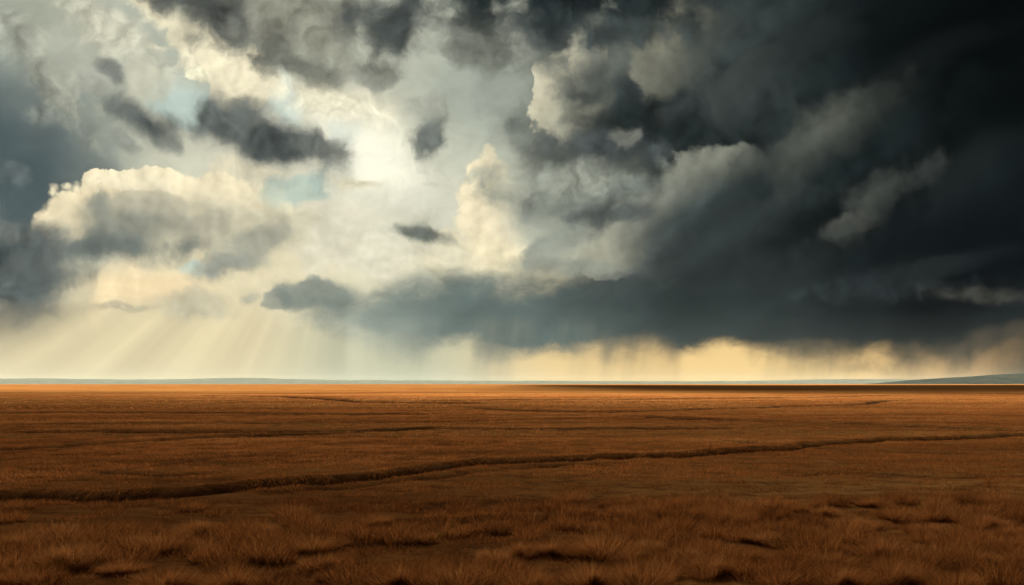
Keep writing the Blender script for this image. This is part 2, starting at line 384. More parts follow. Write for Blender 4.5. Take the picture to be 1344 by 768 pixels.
col = puff(col, (120, 112), (26, 14), 30, (158, 158, 144), 0.6, **E)
col = scud(col, (186, 158), (82, 30), 32, (98, 104, 100), 1.0, core=(84, 91, 89), coreat=(0.3, 0.8), **E)
col = puff(col, (160, 142), (46, 22), 24, (104, 110, 105), 0.9, **E)
col = puff(col, (228, 188), (30, 14), 40, (112, 117, 110), 0.8, **E)
col = puff(col, (165, 186), (28, 12), 45, (134, 138, 130), 0.7, **E)
col = puff(col, (322, 152), (56, 34), 10, (102, 108, 103), 1.0, **E)
col = scud(col, (345, 182), (128, 62), 17, (96, 102, 98), 1.0, core=(78, 84, 82), coreat=(0.3, 0.9), **E)
col = puff(col, (290, 168), (60, 32), 22, (94, 100, 96), 1.0, **E)
col = puff(col, (420, 192), (52, 22), 16, (104, 109, 103), 0.95, **E)
col = puff(col, (562, 180), (34, 50), 8, (116, 122, 113), 0.95, core=(100, 107, 102), coreat=(0.3, 0.9), nn=0.85, edge=0.8, vary=False)
col = scud(col, (555, 140), (30, 24), 0, (158, 160, 145), 0.6, **D)
col = scud(col, (552, 307), (66, 17), 10, (126, 130, 118), 1.0, core=(106, 112, 104), coreat=(0.3, 0.9), **D)
col = scud(col, (700, 264), (30, 18), -25, (116, 120, 111), 0.95, **D)
col = scud(col, (815, 280), (85, 18), -10, (84, 90, 87), 0.9, **D)
col = scud(col, (620, 230), (22, 9), -30, (176, 178, 158), 0.7, **D)
col = scud(col, (475, 240), (40, 11), 5, (216, 207, 174), 0.7, **D)

# ---- below the cloud base: rays and rain
def smask(v, a, b, c, d):
    return K.mul(K.ss(v, a, b), K.ss(v, d, c))
sx = K.sub(x, SUNP[0]); sy = K.sub(y, SUNP[1])
ang = K.m('ARCTAN2', sx, sy)
ry = K.noise(None, 5.5, 3, 0.55, dim='1D', w=ang)
rmask = K.mul(smask(y, 3.9, 4.4, 4.75, 5.1), K.ss(x, 7.0, 3.5))
col = K.vm('SCALE', col, scale=K.mad(K.mul(K.sub(ry, 0.5), rmask), 0.8, 1.0))
# grey shaft below the low left mass
col = K.mix(K.mul(K.mul(K.ss(K.add(x, K.mul(K.sub(y, 4.0), 1.6)), 1.7, 0.3), K.ss(y, 3.9, 4.1)), K.mul(K.ss(y, 4.95, 4.2), 0.75)), col, lin(112, 110, 98))
# virga
vd = K.sub(y, low)
vir = K.mul(K.mul(K.ss(vd, -0.1, 0.1), K.ss(vd, 0.95, 0.0)), K.mul(K.ss(x, 4.4, 6.2), K.ss(wide, 0.38, 0.62)))
virc = K.mix(K.ss(x, 6.5, 9.5), lin(136, 136, 120), lin(98, 88, 72))
col = K.mix(K.mul(vir, K.lr(st, 0.3, 0.7, 0.12, 0.6)), col, virc)
rain2 = K.mul(K.mul(K.ss(y, 4.1, 4.3), K.ss(y, 5.1, 4.3)), K.mul(smask(x, 4.4, 5.6, 7.2, 8.4), K.ss(st, 0.3, 0.75)))
col = K.mix(K.mul(rain2, 0.25), col, lin(158, 158, 138))
# ---- everything outside the chart (overhead, behind): plain dark overcast
ovc = K.mix(K.ss(ov, 0.3, 0.7), lin(22, 26, 28), lin(58, 62, 62))
out = K.m('MAXIMUM', K.ss(dy, 0.55, 0.25), K.ss(y, -0.4, -2.5))
col = K.mix(out, col, ovc)
bg = K.new('ShaderNodeBackground')
bg.inputs['Strength'].default_value = SKY_STRENGTH
wt.links.new(K.vm('SCALE', col, scale=2.0 ** -2.8 / SKY_STRENGTH), bg.inputs['Color'])
wo = K.new('ShaderNodeOutputWorld')
wt.links.new(bg.outputs[0], wo.inputs['Surface'])

# ================================================================== helpers
rng = np.random.default_rng(7)
def struct(o): o['kind'] = 'structure'; return o
def tag(o, label, cat, group=None):
    o['label'] = label; o['category'] = cat
    if group: o['group'] = group
    return o
def mesh_np(name, verts, loops, starts, totals, mat, smooth=True, attrs=(), parent=None):
    me = bpy.data.meshes.new(name)
    me.vertices.add(len(verts)); me.vertices.foreach_set('co', verts.astype(np.float32).ravel())
    me.loops.add(len(loops)); me.loops.foreach_set('vertex_index', loops.astype(np.int32))
    me.polygons.add(len(starts)); me.polygons.foreach_set('loop_start', starts.astype(np.int32))
    me.polygons.foreach_set('loop_total', totals.astype(np.int32))
    me.polygons.foreach_set('use_smooth', np.full(len(starts), smooth))
    for an, av in attrs:
        a = me.attributes.new(an, 'FLOAT', 'POINT'); a.data.foreach_set('value', av.astype(np.float32))
    me.update(calc_edges=True)
    me.materials.append(mat)
    o = bpy.data.objects.new(name, me); S.collection.objects.link(o)
    if parent is not None: o.parent = parent
    return o
def grid_faces(nr, nc, wrap=False):
    i = np.arange(nr - 1)[:, None]; j = np.arange(nc if wrap else nc - 1)[None, :]
    j2 = (j + 1) % nc
    q = np.stack([i * nc + j, i * nc + j2, (i + 1) * nc + j2, (i + 1) * nc + j], -1).reshape(-1, 4)
    return q

# value noise on numpy arrays
def _hash(ix, iy, seed):
    h = (ix.astype(np.int64) * 374761393 + iy.astype(np.int64) * 668265263 + seed * 974634777) & 0xFFFFFFFF
    h = ((h ^ (h >> 13)) * 1274126177) & 0xFFFFFFFF
    return ((h ^ (h >> 16)) & 0xFFFFFF) / float(0xFFFFFF)
def vnoise(x, y, seed=0):
    ix = np.floor(x); iy = np.floor(y); fx = x - ix; fy = y - iy
    ix = ix.astype(np.int64); iy = iy.astype(np.int64)
    fx = fx * fx * fx * (fx * (fx * 6 - 15) + 10); fy = fy * fy * fy * (fy * (fy * 6 - 15) + 10)
    a = _hash(ix, iy, seed); b = _hash(ix + 1, iy, seed); c = _hash(ix, iy + 1, seed); d = _hash(ix + 1, iy + 1, seed)
    return (a + (b - a) * fx) * (1 - fy) + (c + (d - c) * fx) * fy
def fbm(x, y, oct=4, seed=0, gain=0.5):
    s = np.zeros_like(x, dtype=float); a = 1.0; t = 0.0
    for k in range(oct):
        s += a * (vnoise(x + 17.3 * k, y - 9.1 * k, seed + k) - 0.5); t += a
        x = x * 2.03; y = y * 2.03; a *= gain
    return s / t * 2          # about -1..1
def sstep(a, b, v):
    t = np.clip((v - a) / (b - a), 0, 1); return t * t * (3 - 2 * t)

HOR = 504.0
def gp(px, py):
    """ground point seen at that place of the photograph, on level ground"""
    d = CAM_Z * F_PX / (py - HOR)
    return ((px - 672.0) / F_PX * d, d)

# ================================================================== the field
# wheel ruts and drainage cuts: (line, depth, half width, lip)
TRACKS = [
    ([(-900, 668), (-400, 660), (-120, 655), (0, 653), (60, 655), (120, 655), (200, 650), (280, 645), (350, 638), (430, 632), (520, 625), (600, 617), (700, 608), (800, 603), (900, 600),
      (1000, 593), (1080, 585), (1180, 578), (1250, 576), (1344, 573), (1500, 568)], 0.2, 0.46, 0.15),
    ([(300, 650), (380, 642), (450, 638), (520, 631), (590, 624), (660, 616), (740, 611), (850, 606)], 0.12, 0.3, 0.04),
    ([(-100, 592), (0, 588), (60, 585), (150, 580), (250, 575), (340, 571), (450, 567), (600, 562)], 0.12, 0.5, 0.06),
    ([(-100, 569), (0, 568), (200, 567), (400, 567), (550, 563), (700, 563), (900, 562), (1050, 563)], 0.11, 0.6, 0.06),
    ([(800, 546), (900, 550), (1000, 553), (1100, 556), (1200, 560), (1344, 565), (1450, 570)], 0.2, 0.95, 0.1),
    ([(560, 532), (640, 536), (740, 540), (800, 541), (880, 538), (950, 536), (1040, 533), (1130, 530), (1180, 526), (1344, 525)], 0.2, 1.3, 0.1),
    ([(-100, 541), (0, 541), (200, 541), (430, 544), (600, 543)], 0.13, 1.0, 0.08),
    ([(0, 556), (300, 556), (560, 554), (700, 551), (830, 548)], 0.09, 0.8, 0.04),
    ([(240, 518), (400, 522), (480, 527), (700, 530)], 0.28, 2.6, 0.1),
    ([(450, 527), (620, 525), (800, 524), (1000, 522), (1200, 519)], 0.25, 2.8, 0.1),
    ([(130, 622), (200, 612), (270, 603), (340, 597)], 0.06, 0.3, 0.03),
    ([(380, 700), (450, 694), (520, 691), (600, 688), (700, 684), (780, 686), (900, 691), (1000, 692)], 0.03, 0.22, 0.09),
    ([(1020, 625), (1120, 622), (1250, 627), (1400, 624)], 0.05, 0.3, 0.03),
    ([(500, 668), (600, 664), (720, 657), (860, 652), (980, 650)], 0.07, 0.3, 0.05),
    ([(0, 612), (180, 622), (330, 618)], 0.05, 0.3, 0.03),
    ([(900, 575), (1100, 590), (1344, 598)], 0.05, 0.5, 0.03),
]
def smooth_line(pts, n=14):
    p = np.array([gp(*q) for q in pts]); out = []
    P4 = np.vstack([2 * p[0] - p[1], p, 2 * p[-1] - p[-2]])
    for i in range(1, len(P4) - 2):
        for t in np.linspace(0, 1, n, endpoint=False):
            a, b, c, d = P4[i - 1], P4[i], P4[i + 1], P4[i + 2]
            out.append(0.5 * ((2 * b) + (c - a) * t + (2 * a - 5 * b + 4 * c - d) * t * t + (3 * b - a - 3 * c + d) * t ** 3))
    out.append(p[-1])
    o = np.array(out)
    o = o[np.argsort(o[:, 0])]
    return o
LINES = []
for pts, dep, hw, lip in TRACKS:
    L_ = smooth_line(pts)
    LINES.append((L_, dep, hw, lip))
def track_height(X, Y):
    """the cuts run mostly across the view: signed distance is taken along y, corrected for the slope of the line"""
    h = np.zeros_like(X); bare = np.zeros_like(X)
    shape = X.shape; X = X.ravel(); Y = Y.ravel(); h = h.ravel(); bare = bare.ravel()
    for k, (L_, dep, hw, lip) in enumerate(LINES):
        sel = np.nonzero((X > L_[0, 0] - 1) & (X < L_[-1, 0] + 1) & (Y > L_[:, 1].min() - 9 * hw) & (Y < L_[:, 1].max() + 9 * hw))[0]
        if not len(sel): continue
        yl = np.interp(X[sel], L_[:, 0], L_[:, 1])
        near = np.abs(Y[sel] - yl) < 14 * hw
        sel = sel[near]; yl = yl[near]
        if not len(sel): continue
        x_ = X[sel]; y_ = Y[sel]
        g = np.gradient(L_[:, 1], L_[:, 0] + np.arange(len(L_)) * 1e-6)
        gs = np.interp(x_, L_[:, 0], g)
        wob = fbm(x_ / 5, y_ * 0 + k * 7.7, 3, 50 + k) * hw * 0.7 + fbm(x_ / 0.8, y_ * 0 + k * 3.1, 4, 90 + k, 0.7) * hw * 0.75
        minor = k in (1, 7, 10, 12, 13, 14, 15)
        hw = hw * (0.46 if k == 0 else 0.66); dep = dep * (0.45 if k == 0 else (0.7 if minor else 0.9)); lip = lip * (0.4 if minor else 0.8)
        s = (y_ - yl) / np.sqrt(1 + np.clip(gs, -3, 3) ** 2) + wob
        x0, x1 = L_[0, 0], L_[-1, 0]; m = (0.01 if k == 0 else 0.12) * (x1 - x0)
        fade = sstep(x0 - 0.01, x0 + m, x_) * sstep(x1 + 0.01, x1 - m, x_)
        fade = fade * ((1.0 if k == 0 else 0.8) + (0.0 if k == 0 else 0.2) * sstep(-0.5, 0.5, fbm(x_ / (hw * 9), y_ * 0 + 31.7 * k, 3, 11 + k)))
        h[sel] += fade * (-dep * np.exp(-(s / hw) ** 2) + lip * np.exp(-((s - 2.4 * hw) / (1.5 * hw)) ** 2))
        bare[sel] = np.maximum(bare[sel], (0.55 if minor else (0.65 if k == 0 else 0.8)) * fade * np.exp(-((s - 0.1 * hw) / (1.15 * hw)) ** 2))
    h = h.reshape(shape); bare = bare.reshape(shape)
    return h, bare
def base_height(X, Y):
    d = np.hypot(X, Y)
    h = 0.028 * fbm(X / 1.3, Y / 1.0, 4, 3) * sstep(120, 20, d)
    h += 0.055 * fbm(X / 9, Y / 4.5, 3, 5) * sstep(0, 12, d) * sstep(600, 60, d)
    h += 0.13 * fbm(X / 60, Y / 22, 3, 6) * sstep(8, 60, d)
    h += 0.5 * fbm(X / 420, Y / 160, 3, 8) * sstep(80, 500, d)
    h += 2.2 * fbm(X / 1800, Y / 900, 3, 9) * sstep(500, 2500, d) - 1.0 * sstep(150, 1500, d)
    return h
def ground_z(X, Y):
    t, b = track_height(X, Y)
    return base_height(X, Y) + t

dd = [1.5]
while dd[-1] < 27000:
    r = dd[-1]
    dd.append(r + min(max(0.055, r * r / 1971 * 0.33), 0.02 * r + 0.02 * min(r, 400)))
dd = np.array(dd)
half = math.radians(52)
th = np.concatenate([np.linspace(-half, half, 820), np.linspace(half, 2 * math.pi - half, 60)[1:-1]])
R_, T_ = np.meshgrid(dd, th, indexing='ij')
GX = R_ * np.sin(T_); GY = R_ * np.cos(T_)
tz, bare = track_height(GX, GY)
GZ = base_height(GX, GY) + tz
nr, nc = GX.shape
V_ = np.stack([GX, GY, GZ], -1).reshape(-1, 3)
q = grid_faces(nr, nc, wrap=True)[:, ::-1]
centre = len(V_)
V_ = np.vstack([V_, [[0, 0, 0]]])
fan = np.stack([np.full(nc, centre), (np.arange(nc) + 1) % nc, np.arange(nc)], -1)
loops = np.concatenate([q.ravel(), fan.ravel()])
tot = np.concatenate([np.full(len(q), 4), np.full(len(fan), 3)])
starts = np.concatenate([[0], np.cumsum(tot)[:-1]])

gm = bpy.data.materials.new('dry_grassland'); gm.use_nodes = True
G = NT(gm.node_tree); gm.node_tree.nodes.clear()
geo = G.new('ShaderNodeNewGeometry'); pos = geo.outputs['Position']
at = G.new('ShaderNodeAttribute', attribute_name='bare').outputs['Fac']
n1 = G.noise(G.vm('MULTIPLY', pos, (0.10, 0.22, 0)), 1.0, 8, 0.62)
n2 = G.noise(G.vm('MULTIPLY', pos, (1.1, 2.0, 0)), 1.0, 7, 0.65)
n3 = G.noise(G.vm('MULTIPLY', pos, (0.012, 0.05, 0)), 1.0, 8, 0.6)
n4 = G.noise(G.vm('MULTIPLY', pos, (6, 9, 0)), 1.0, 4, 0.7)
c = G.mix(G.ss(n1, 0.3, 0.7), (0.25, 0.090, 0.030, 1), (0.49, 0.212, 0.072, 1))
c = G.mix(G.mul(G.ss(n3, 0.42, 0.62), 0.5), c, (0.66, 0.36, 0.13, 1))
c = G.mix(G.mul(G.ss(n3, 0.5, 0.3), 0.5), c, (0.18, 0.070, 0.026, 1))
c = G.mix(G.mul(G.ss(n2, 0.52, 0.36), 0.65), c, (0.10, 0.036, 0.013, 1))
c = G.mix(G.mul(G.ss(n4, 0.5, 0.3), 0.4), c, (0.09, 0.034, 0.013, 1))
n5 = G.noise(G.vm('MULTIPLY', pos, (0.07, 0.9, 0)), 1.0, 6, 0.6)
c = G.mix(G.mul(G.ss(n5, 0.55, 0.35), 0.45), c, (0.12, 0.044, 0.015, 1))
near_dim = G.lr(G.vm('LENGTH', pos), 40, 140, 0.65, 1.0)      # foreground darkness painted into the ground under the standing grass; beyond it the grass itself is this texture
c = G.mix(G.sub(1.0, near_dim), c, (0.035, 0.017, 0.009, 1))
c = G.mix(G.ss(at, 0.15, 0.7), c, (0.065, 0.033, 0.018, 1))
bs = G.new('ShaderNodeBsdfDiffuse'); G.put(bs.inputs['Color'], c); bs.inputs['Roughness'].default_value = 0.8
bp = G.new('ShaderNodeBump'); G.put(bp.inputs['Strength'], G.lr(G.vm('LENGTH', pos), 30, 200, 0.7, 0.15)); bp.inputs['Distance'].default_value = 0.12
G.put(bp.inputs['Height'], G.mad(n4, 0.3, n2)); G.put(bs.inputs['Normal'], bp.outputs[0])
mo = G.new('ShaderNodeOutputMaterial'); gm.node_tree.links.new(bs.outputs[0], mo.inputs['Surface'])
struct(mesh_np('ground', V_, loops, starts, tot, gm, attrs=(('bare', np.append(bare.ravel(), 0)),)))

# ================================================================== far hills
def simple_mat(name, rgb, rgb2, sc, rough=0.9):
    m = bpy.data.materials.new(name); m.use_nodes = True; m.node_tree.nodes.clear(); M = NT(m.node_tree)
    g = M.new('ShaderNodeNewGeometry')
    f = M.noise(g.outputs['Position'], sc, 7, 0.6)
    b = M.new('ShaderNodeBsdfDiffuse'); M.put(b.inputs['Color'], M.mix(M.ss(f, 0.35, 0.65), rgb + (1,), rgb2 + (1,)))
    o = M.new('ShaderNodeOutputMaterial'); m.node_tree.links.new(b.outputs[0], o.inputs['Surface'])
    return m
hm = simple_mat('hill_shade_tone', (0.014, 0.018, 0.020), (0.022, 0.025, 0.024), 0.004)  # nearer hills: cloud shade put into a dark colour
hm2 = simple_mat('hill_haze_tone', (0.050, 0.057, 0.058), (0.068, 0.073, 0.068), 0.004)  # far hills: paleness of haze put into the colour
def hill_range(name, D, prof, depth, seed):
    """prof: skyline as (photo x, pixels above the horizon)"""
    px = np.array([p[0] for p in prof], float); ph = np.array([p[1] for p in prof], float)
    X = (np.linspace(px[0], px[-1], 300) - 672) / F_PX * D
    H = np.interp(X * F_PX / D + 672, px, ph) / F_PX * D
    H = np.convolve(np.pad(H, 6, 'edge'), np.ones(13) / 13, 'valid')
    s = np.linspace(-1, 1, 41)
    XX, SS = np.meshgrid(X, s)
    YY = D + SS * depth
    prof_s = np.cos(np.clip(SS, -1, 1) * math.pi / 2) ** 1.5
    ZZ = (H[None, :] + CAM_Z) * prof_s * (1 + 0.10 * fbm(XX / 700, YY / 700, 4, seed)) - 6 * (1 - prof_s)
    V = np.stack([XX, YY, ZZ], -1).reshape(-1, 3)
    q = grid_faces(41, 300)
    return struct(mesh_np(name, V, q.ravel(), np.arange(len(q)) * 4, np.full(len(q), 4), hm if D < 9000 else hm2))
hill_range('hills', 7600, [(1120, -1), (1165, 0.5), (1190, 4), (1215, 6.5), (1260, 9.5), (1290, 11), (1310, 13), (1344, 14), (1420, 15.5), (1520, 12), (1700, 16), (1900, 8)], 900, 21)
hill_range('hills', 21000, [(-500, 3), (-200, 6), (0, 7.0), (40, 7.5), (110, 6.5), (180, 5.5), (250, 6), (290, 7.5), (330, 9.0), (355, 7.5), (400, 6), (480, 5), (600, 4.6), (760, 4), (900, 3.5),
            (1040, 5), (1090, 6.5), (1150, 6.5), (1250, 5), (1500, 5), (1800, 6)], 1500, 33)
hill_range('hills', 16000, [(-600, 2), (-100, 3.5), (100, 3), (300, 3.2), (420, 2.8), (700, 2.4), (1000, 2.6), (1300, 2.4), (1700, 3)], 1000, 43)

# ================================================================== unseen cloud slabs added above the view to cast shade on the field
cm = bpy.data.materials.new('shade_cloud'); cm.use_nodes = True; cm.node_tree.nodes.clear()
C_ = NT(cm.node_tree)
thin = C_.new('ShaderNodeAttribute', attribute_name='thickness').outputs['Fac']
ca = C_.new('ShaderNodeBsdfDiffuse'); ca.inputs['Color'].default_value = (0.012, 0.02, 0.03, 1)
cb = C_.new('ShaderNodeBsdfTransparent'); cx = C_.new('ShaderNodeMixShader')
C_.put(cx.inputs[0], thin); cm.node_tree.links.new(cb.outputs[0], cx.inputs[1]); cm.node_tree.links.new(ca.outputs[0], cx.inputs[2])
mo = C_.new('ShaderNodeOutputMaterial'); cm.node_tree.links.new(cx.outputs[0], mo.inputs['Surface'])
CZ = 4500.0
OFF = SUN_DIR / SUN_DIR.z * CZ
def cloud(x0, x1, y0, y1, fx, fy, thick, seed, wob=0.0, slant=0.0, cap=1.0):
    """the shade falls on x0..x1, y0..y1; the cloud thins out over fx and fy metres along its rim"""
    nx_, ny_ = 200, 200
    u = np.linspace(0, 1, nx_) ** 2.2 if not slant else 0.5 + 0.5 * np.linspace(-1, 1, nx_) ** 3; v = 1 - (1 - np.linspace(0, 1, ny_)) ** 1.8
    A, B = np.meshgrid(x0 + u * (x1 - x0), y0 + v * (y1 - y0))
    B = B + slant * (1 - sstep(-130, 30, A)) * sstep(y0, y1, B)
    y1 = y1 + slant * (1 - sstep(-130, 30, A))
    ex = np.minimum((A - x0) / fx, (x1 - A) / max(fx, 600))
    ey = np.minimum((B - y0) / (55 if not slant else 500), (y1 - B) / (fy if slant else 500))
    rg = fbm(A / 420 + 5, B / 420, 5, seed + 21)                      # torn, feathered rim on the sides away from the plain's bright strip
    ex = ex + 0.55 * rg * ((x1 - A < 900) | (slant > 0)); ey = ey + 0.55 * rg * (((B - y0) < 700) if slant else ((y1 - B) < 700))
    n_ = fbm(A / 260 + seed, B / 160, 4, seed)
    ex = np.minimum(ex, np.minimum((A - x0) / 60, (x1 - A) / 150)); ey = np.minimum(ey, (B - y0) / (40 if not slant else 150))
    if not slant: ey = np.minimum(ey, (y1 - B) / 150)
    t = np.clip(np.minimum(ex, ey * (1 + wob * fbm(A / 300, B * 0, 3, seed + 9))), 0, 1)
    a_ = t ** 0.8 * (1 + 0.18 * n_ * (t < 0.999))
    a_ = np.clip(np.where(t >= 0.999, 1.0, a_), 0, 1)
    a_ = np.minimum(a_, cap + (0.995 - cap) * (1 - sstep(-70, 45, B)) if slant else cap)     # densest over the viewer
    single = 1 - np.sqrt(1 - np.minimum(a_, 0.9999))       # light passes two skins
    X = A + OFF.x; Y = B + OFF.y
    top = np.stack([X, Y, CZ + t * thick * (0.7 + 0.3 * n_) + 0.5], -1).reshape(-1, 3)
    bot = np.stack([X, Y, CZ - t * thick * (0.12 + 0.1 * n_) - 0.5], -1).reshape(-1, 3)
    q = grid_faces(ny_, nx_); qb = q[:, ::-1] + ny_ * nx_
    qq = np.vstack([q, qb])
    return struct(mesh_np('cloud', np.vstack([top, bot]), qq.ravel(), np.arange(len(qq)) * 4, np.full(len(qq), 4), cm,
                          attrs=(('thickness', np.concatenate([single.ravel(), single.ravel()])),)))
cloud(-1500, 1500, -1600, 165, 300, 105, 130, 2, wob=0.2, slant=70, cap=0.905)
cloud(-30, 3200, 162, 2350, 90, 110, 130, 4, cap=0.95)

# ================================================================== haze
hz = bpy.data.materials.new('haze'); hz.use_nodes = True; hz.node_tree.nodes.clear()
pv = hz.node_tree.nodes.new('ShaderNodeVolumePrincipled')
pv.inputs['Color'].default_value = (0.72, 0.88, 1.0, 1); pv.inputs['Density'].default_value = HAZE_D
pv.inputs['Anisotropy'].default_value = 0.0; pv.inputs['Density Attribute'].default_value = ''; hz.cycles.homogeneous_volume = True
mo = hz.node_tree.nodes.new('ShaderNodeOutputMaterial'); hz.node_tree.links.new(pv.outputs[0], mo.inputs['Volume'])
bm = bmesh.new(); bmesh.ops.create_cube(bm, size=1.0)
me = bpy.data.meshes.new('haze'); 
for v in bm.verts: v.co = Vector((v.co.x * 56000, v.co.y * 56000, (v.co.z + 0.5) * 300 - 12))
bm.to_mesh(me); bm.free(); me.materials.append(hz)
ho = bpy.data.objects.new('haze', me); S.collection.objects.link(ho); ho['kind'] = 'stuff'
ho['label'] = 'thin pale haze lying over the whole plain'

# ================================================================== grass
def grass_mat(name, dark, mid, pale, trans=0.45):
    m = bpy.data.materials.new(name); m.use_nodes = True; m.node_tree.nodes.clear(); M = NT(m.node_tree)
    a = M.new('ShaderNodeAttribute', attribute_name='hue').outputs['Fac']
    oi = M.new('ShaderNodeObjectInfo').outputs['Random']
    a = M.add(a, M.mul(M.sub(oi, 0.5), 0.25))
    col = M.mix(M.ss(a, 0.0, 0.5), dark + (1,), mid + (1,)); col = M.mix(M.ss(a, 0.55, 1.0), col, pale + (1,))
    b = M.new('ShaderNodeBsdfDiffuse'); M.put(b.inputs['Color'], col)
    t = M.new('ShaderNodeBsdfTranslucent'); M.put(t.inputs['Color'], col)
    x_ = M.new('ShaderNodeMixShader'); x_.inputs[0].default_value = trans
    m.node_tree.links.new(b.outputs[0], x_.inputs[1]); m.node_tree.links.new(t.outputs[0], x_.inputs[2])
    o = M.new('ShaderNodeOutputMaterial'); m.node_tree.links.new(x_.outputs[0], o.inputs['Surface'])
    return m
gmat = grass_mat('dry_grass_blade', (0.115, 0.043, 0.016), (0.335, 0.125, 0.040), (0.56, 0.30, 0.125))

def blades(P, az, lean, curl, H, W, hue, segs, tip=0.0):
    """tapered bent blades; P (n,3); returns verts, loops, starts, totals, hue per vertex"""
    n = len(P); dirx = np.stack([np.cos(az), np.sin(az), 0 * az], -1)
    fa = az + math.pi / 2 + rng.normal(0, 0.9, n)
    side = np.stack([np.cos(fa), np.sin(fa), 0 * fa], -1)
    rows = []
    for k in range(segs + 1):
        t = k / segs
        out = lean * t + curl * t * t
        up = t - 0.35 * curl * t * t
        c = P + dirx * (out * H)[:, None] + np.array([0, 0, 1.0]) * (up * H)[:, None]
        if k == segs: rows.append(c[:, None, :])
        else:
            w = (W * (1 - 0.75 * t) * 0.5)[:, None]
            rows.append(np.stack([c - side * w, c + side * w], 1))
    Vv = np.concatenate(rows, 1); m = Vv.shape[1]
    base = (np.arange(n) * m)[:, None]
    f = []; tt = []
    for k in range(segs - 1):
        f.append(base + np.array([[2 * k, 2 * k + 1, 2 * k + 3, 2 * k + 2]])); tt.append(4)
    f.append(base + np.array([[2 * segs - 2, 2 * segs - 1, 2 * segs]])); tt.append(3)
    loops = np.concatenate(f, 1).ravel()
    tot = np.tile(np.array(tt), n)
    st_ = np.concatenate([[0], np.cumsum(tot)[:-1]])
    tv_ = np.append(np.repeat(np.arange(segs) / segs, 2), 1.0)
    return Vv.reshape(-1, 3), loops, st_, tot, np.clip(hue[:, None] + tip * (tv_[None, :] - 0.45), 0, 1).ravel()

def cover(name, d0, d1, per_m2, H0, W0, segs, tmax=1.12):
    # area of the fan |x| < tmax*y between d0 and d1
    area = tmax * (d1 * d1 - d0 * d0)
    n = int(area * per_m2)
    Y = np.sqrt(rng.uniform(d0 * d0, d1 * d1, n)); X = rng.uniform(-tmax, tmax, n) * Y
    clump = fbm(X / 0.62, Y / 0.55, 3, 71); patch = fbm(X / 4.2, Y / 2.4, 3, 72)
    big = 0.6 * fbm(X / 16, Y / 7, 3, 73) + 0.7 * fbm(X / 11, Y / 1.1, 4, 75)
    tzv, br = track_height(X, Y)
    near = sstep(17, 11.5, Y)
    keep = sstep(-0.95, 0.1, clump + 0.4 * patch - 0.62 * near) * (1 - 0.9 * sstep(0.15, 0.75, br))
    k = rng.random(n) < keep
    X, Y, clump, patch, big = X[k], Y[k], clump[k], patch[k], big[k]
    Z = ground_z(X, Y) - 0.01
    n = len(X)
    hue_far = 0.18 * sstep(50, 100, Y)  # paler far blades: brightness of the sunlit band put into their hue
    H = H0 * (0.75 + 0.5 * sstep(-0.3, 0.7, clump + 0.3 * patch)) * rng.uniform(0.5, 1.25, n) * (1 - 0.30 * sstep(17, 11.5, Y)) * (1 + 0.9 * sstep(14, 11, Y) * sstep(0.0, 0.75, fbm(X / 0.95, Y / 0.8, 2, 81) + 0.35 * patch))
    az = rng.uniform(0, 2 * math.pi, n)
    hue = np.clip(0.45 + hue_far - 0.34 * sstep(17, 11.5, Y) + 0.28 * big + 0.22 * patch + 0.18 * clump + rng.normal(0, 0.16, n), 0, 1)  # nearest blades darkened: foreground shade put into their hue
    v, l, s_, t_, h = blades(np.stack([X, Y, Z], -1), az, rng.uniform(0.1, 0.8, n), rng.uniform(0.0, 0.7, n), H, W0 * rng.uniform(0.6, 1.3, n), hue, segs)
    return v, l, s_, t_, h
parts = [cover('a', 5.5, 13, 1900 * GD, 0.12, 0.006, 2), cover('b', 13, 28, 800 * GD, 0.085, 0.008, 2),
         cover('c', 28, 60, 190 * GD, 0.085, 0.016, 1), cover('d', 60, 150, 22 * GD, 0.10, 0.05, 1)]

def tufts(n_t, per):
    Y = np.sqrt(rng.uniform(7.2 ** 2, 13.2 ** 2, n_t * 3)); X = rng.uniform(-0.95, 0.95, n_t * 3) * Y
    pxx = X / Y * F_PX + 672; pyy = HOR + CAM_Z * F_PX / Y
    w = sstep(-0.35, 0.35, fbm(X / 3.0, Y / 2.2, 2, 88)) * (0.02 + 0.98 * np.maximum(sstep(600, 950, pxx) * sstep(648, 672, pyy), sstep(682, 712, pyy)))
    k = np.nonzero(rng.random(len(X)) < w)[0][:n_t]
    X, Y = X[k], Y[k]; m = len(X)
    R0 = rng.uniform(0.10, 0.27, m)
    idx = np.repeat(np.arange(m), per)
    r = np.sqrt(rng.random(m * per)); a = rng.uniform(0, 2 * math.pi, m * per)
    px_ = X[idx] + r * R0[idx] * np.cos(a) * 1.25; py_ = Y[idx] + r * R0[idx] * np.sin(a)
    z = ground_z(px_, py_) - 0.01
    H = (0.12 + 0.85 * R0[idx]) * (1 - 0.6 * r * r) * rng.uniform(0.5, 1.1, m * per)
    hue = np.clip(0.27 + rng.normal(0, 0.12, m)[idx] + rng.normal(0, 0.15, m * per), 0, 1)
    return blades(np.stack([px_, py_, z], -1), a + rng.normal(0, 0.7, m * per), 0.08 + 0.5 * r + rng.normal(0, 0.14, m * per), rng.uniform(0, 0.6, m * per), H,
                  rng.uniform(0.003, 0.0065, m * per), hue, 3, tip=0.7)
parts.append(tufts(380, 560))
vo = lo = 0; VV = []; LL = []; SS = []; TT = []; HH = []
for v, l, s_, t_, h in parts:
    VV.append(v); LL.append(l + vo); SS.append(s_ + lo); TT.append(t_); HH.append(h); vo += len(v); lo += len(l)
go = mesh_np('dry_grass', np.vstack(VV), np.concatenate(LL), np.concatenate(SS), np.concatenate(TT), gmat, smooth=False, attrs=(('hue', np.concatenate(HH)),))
go['kind'] = 'stuff'; go['label'] = 'short russet dry grass covering the plain'
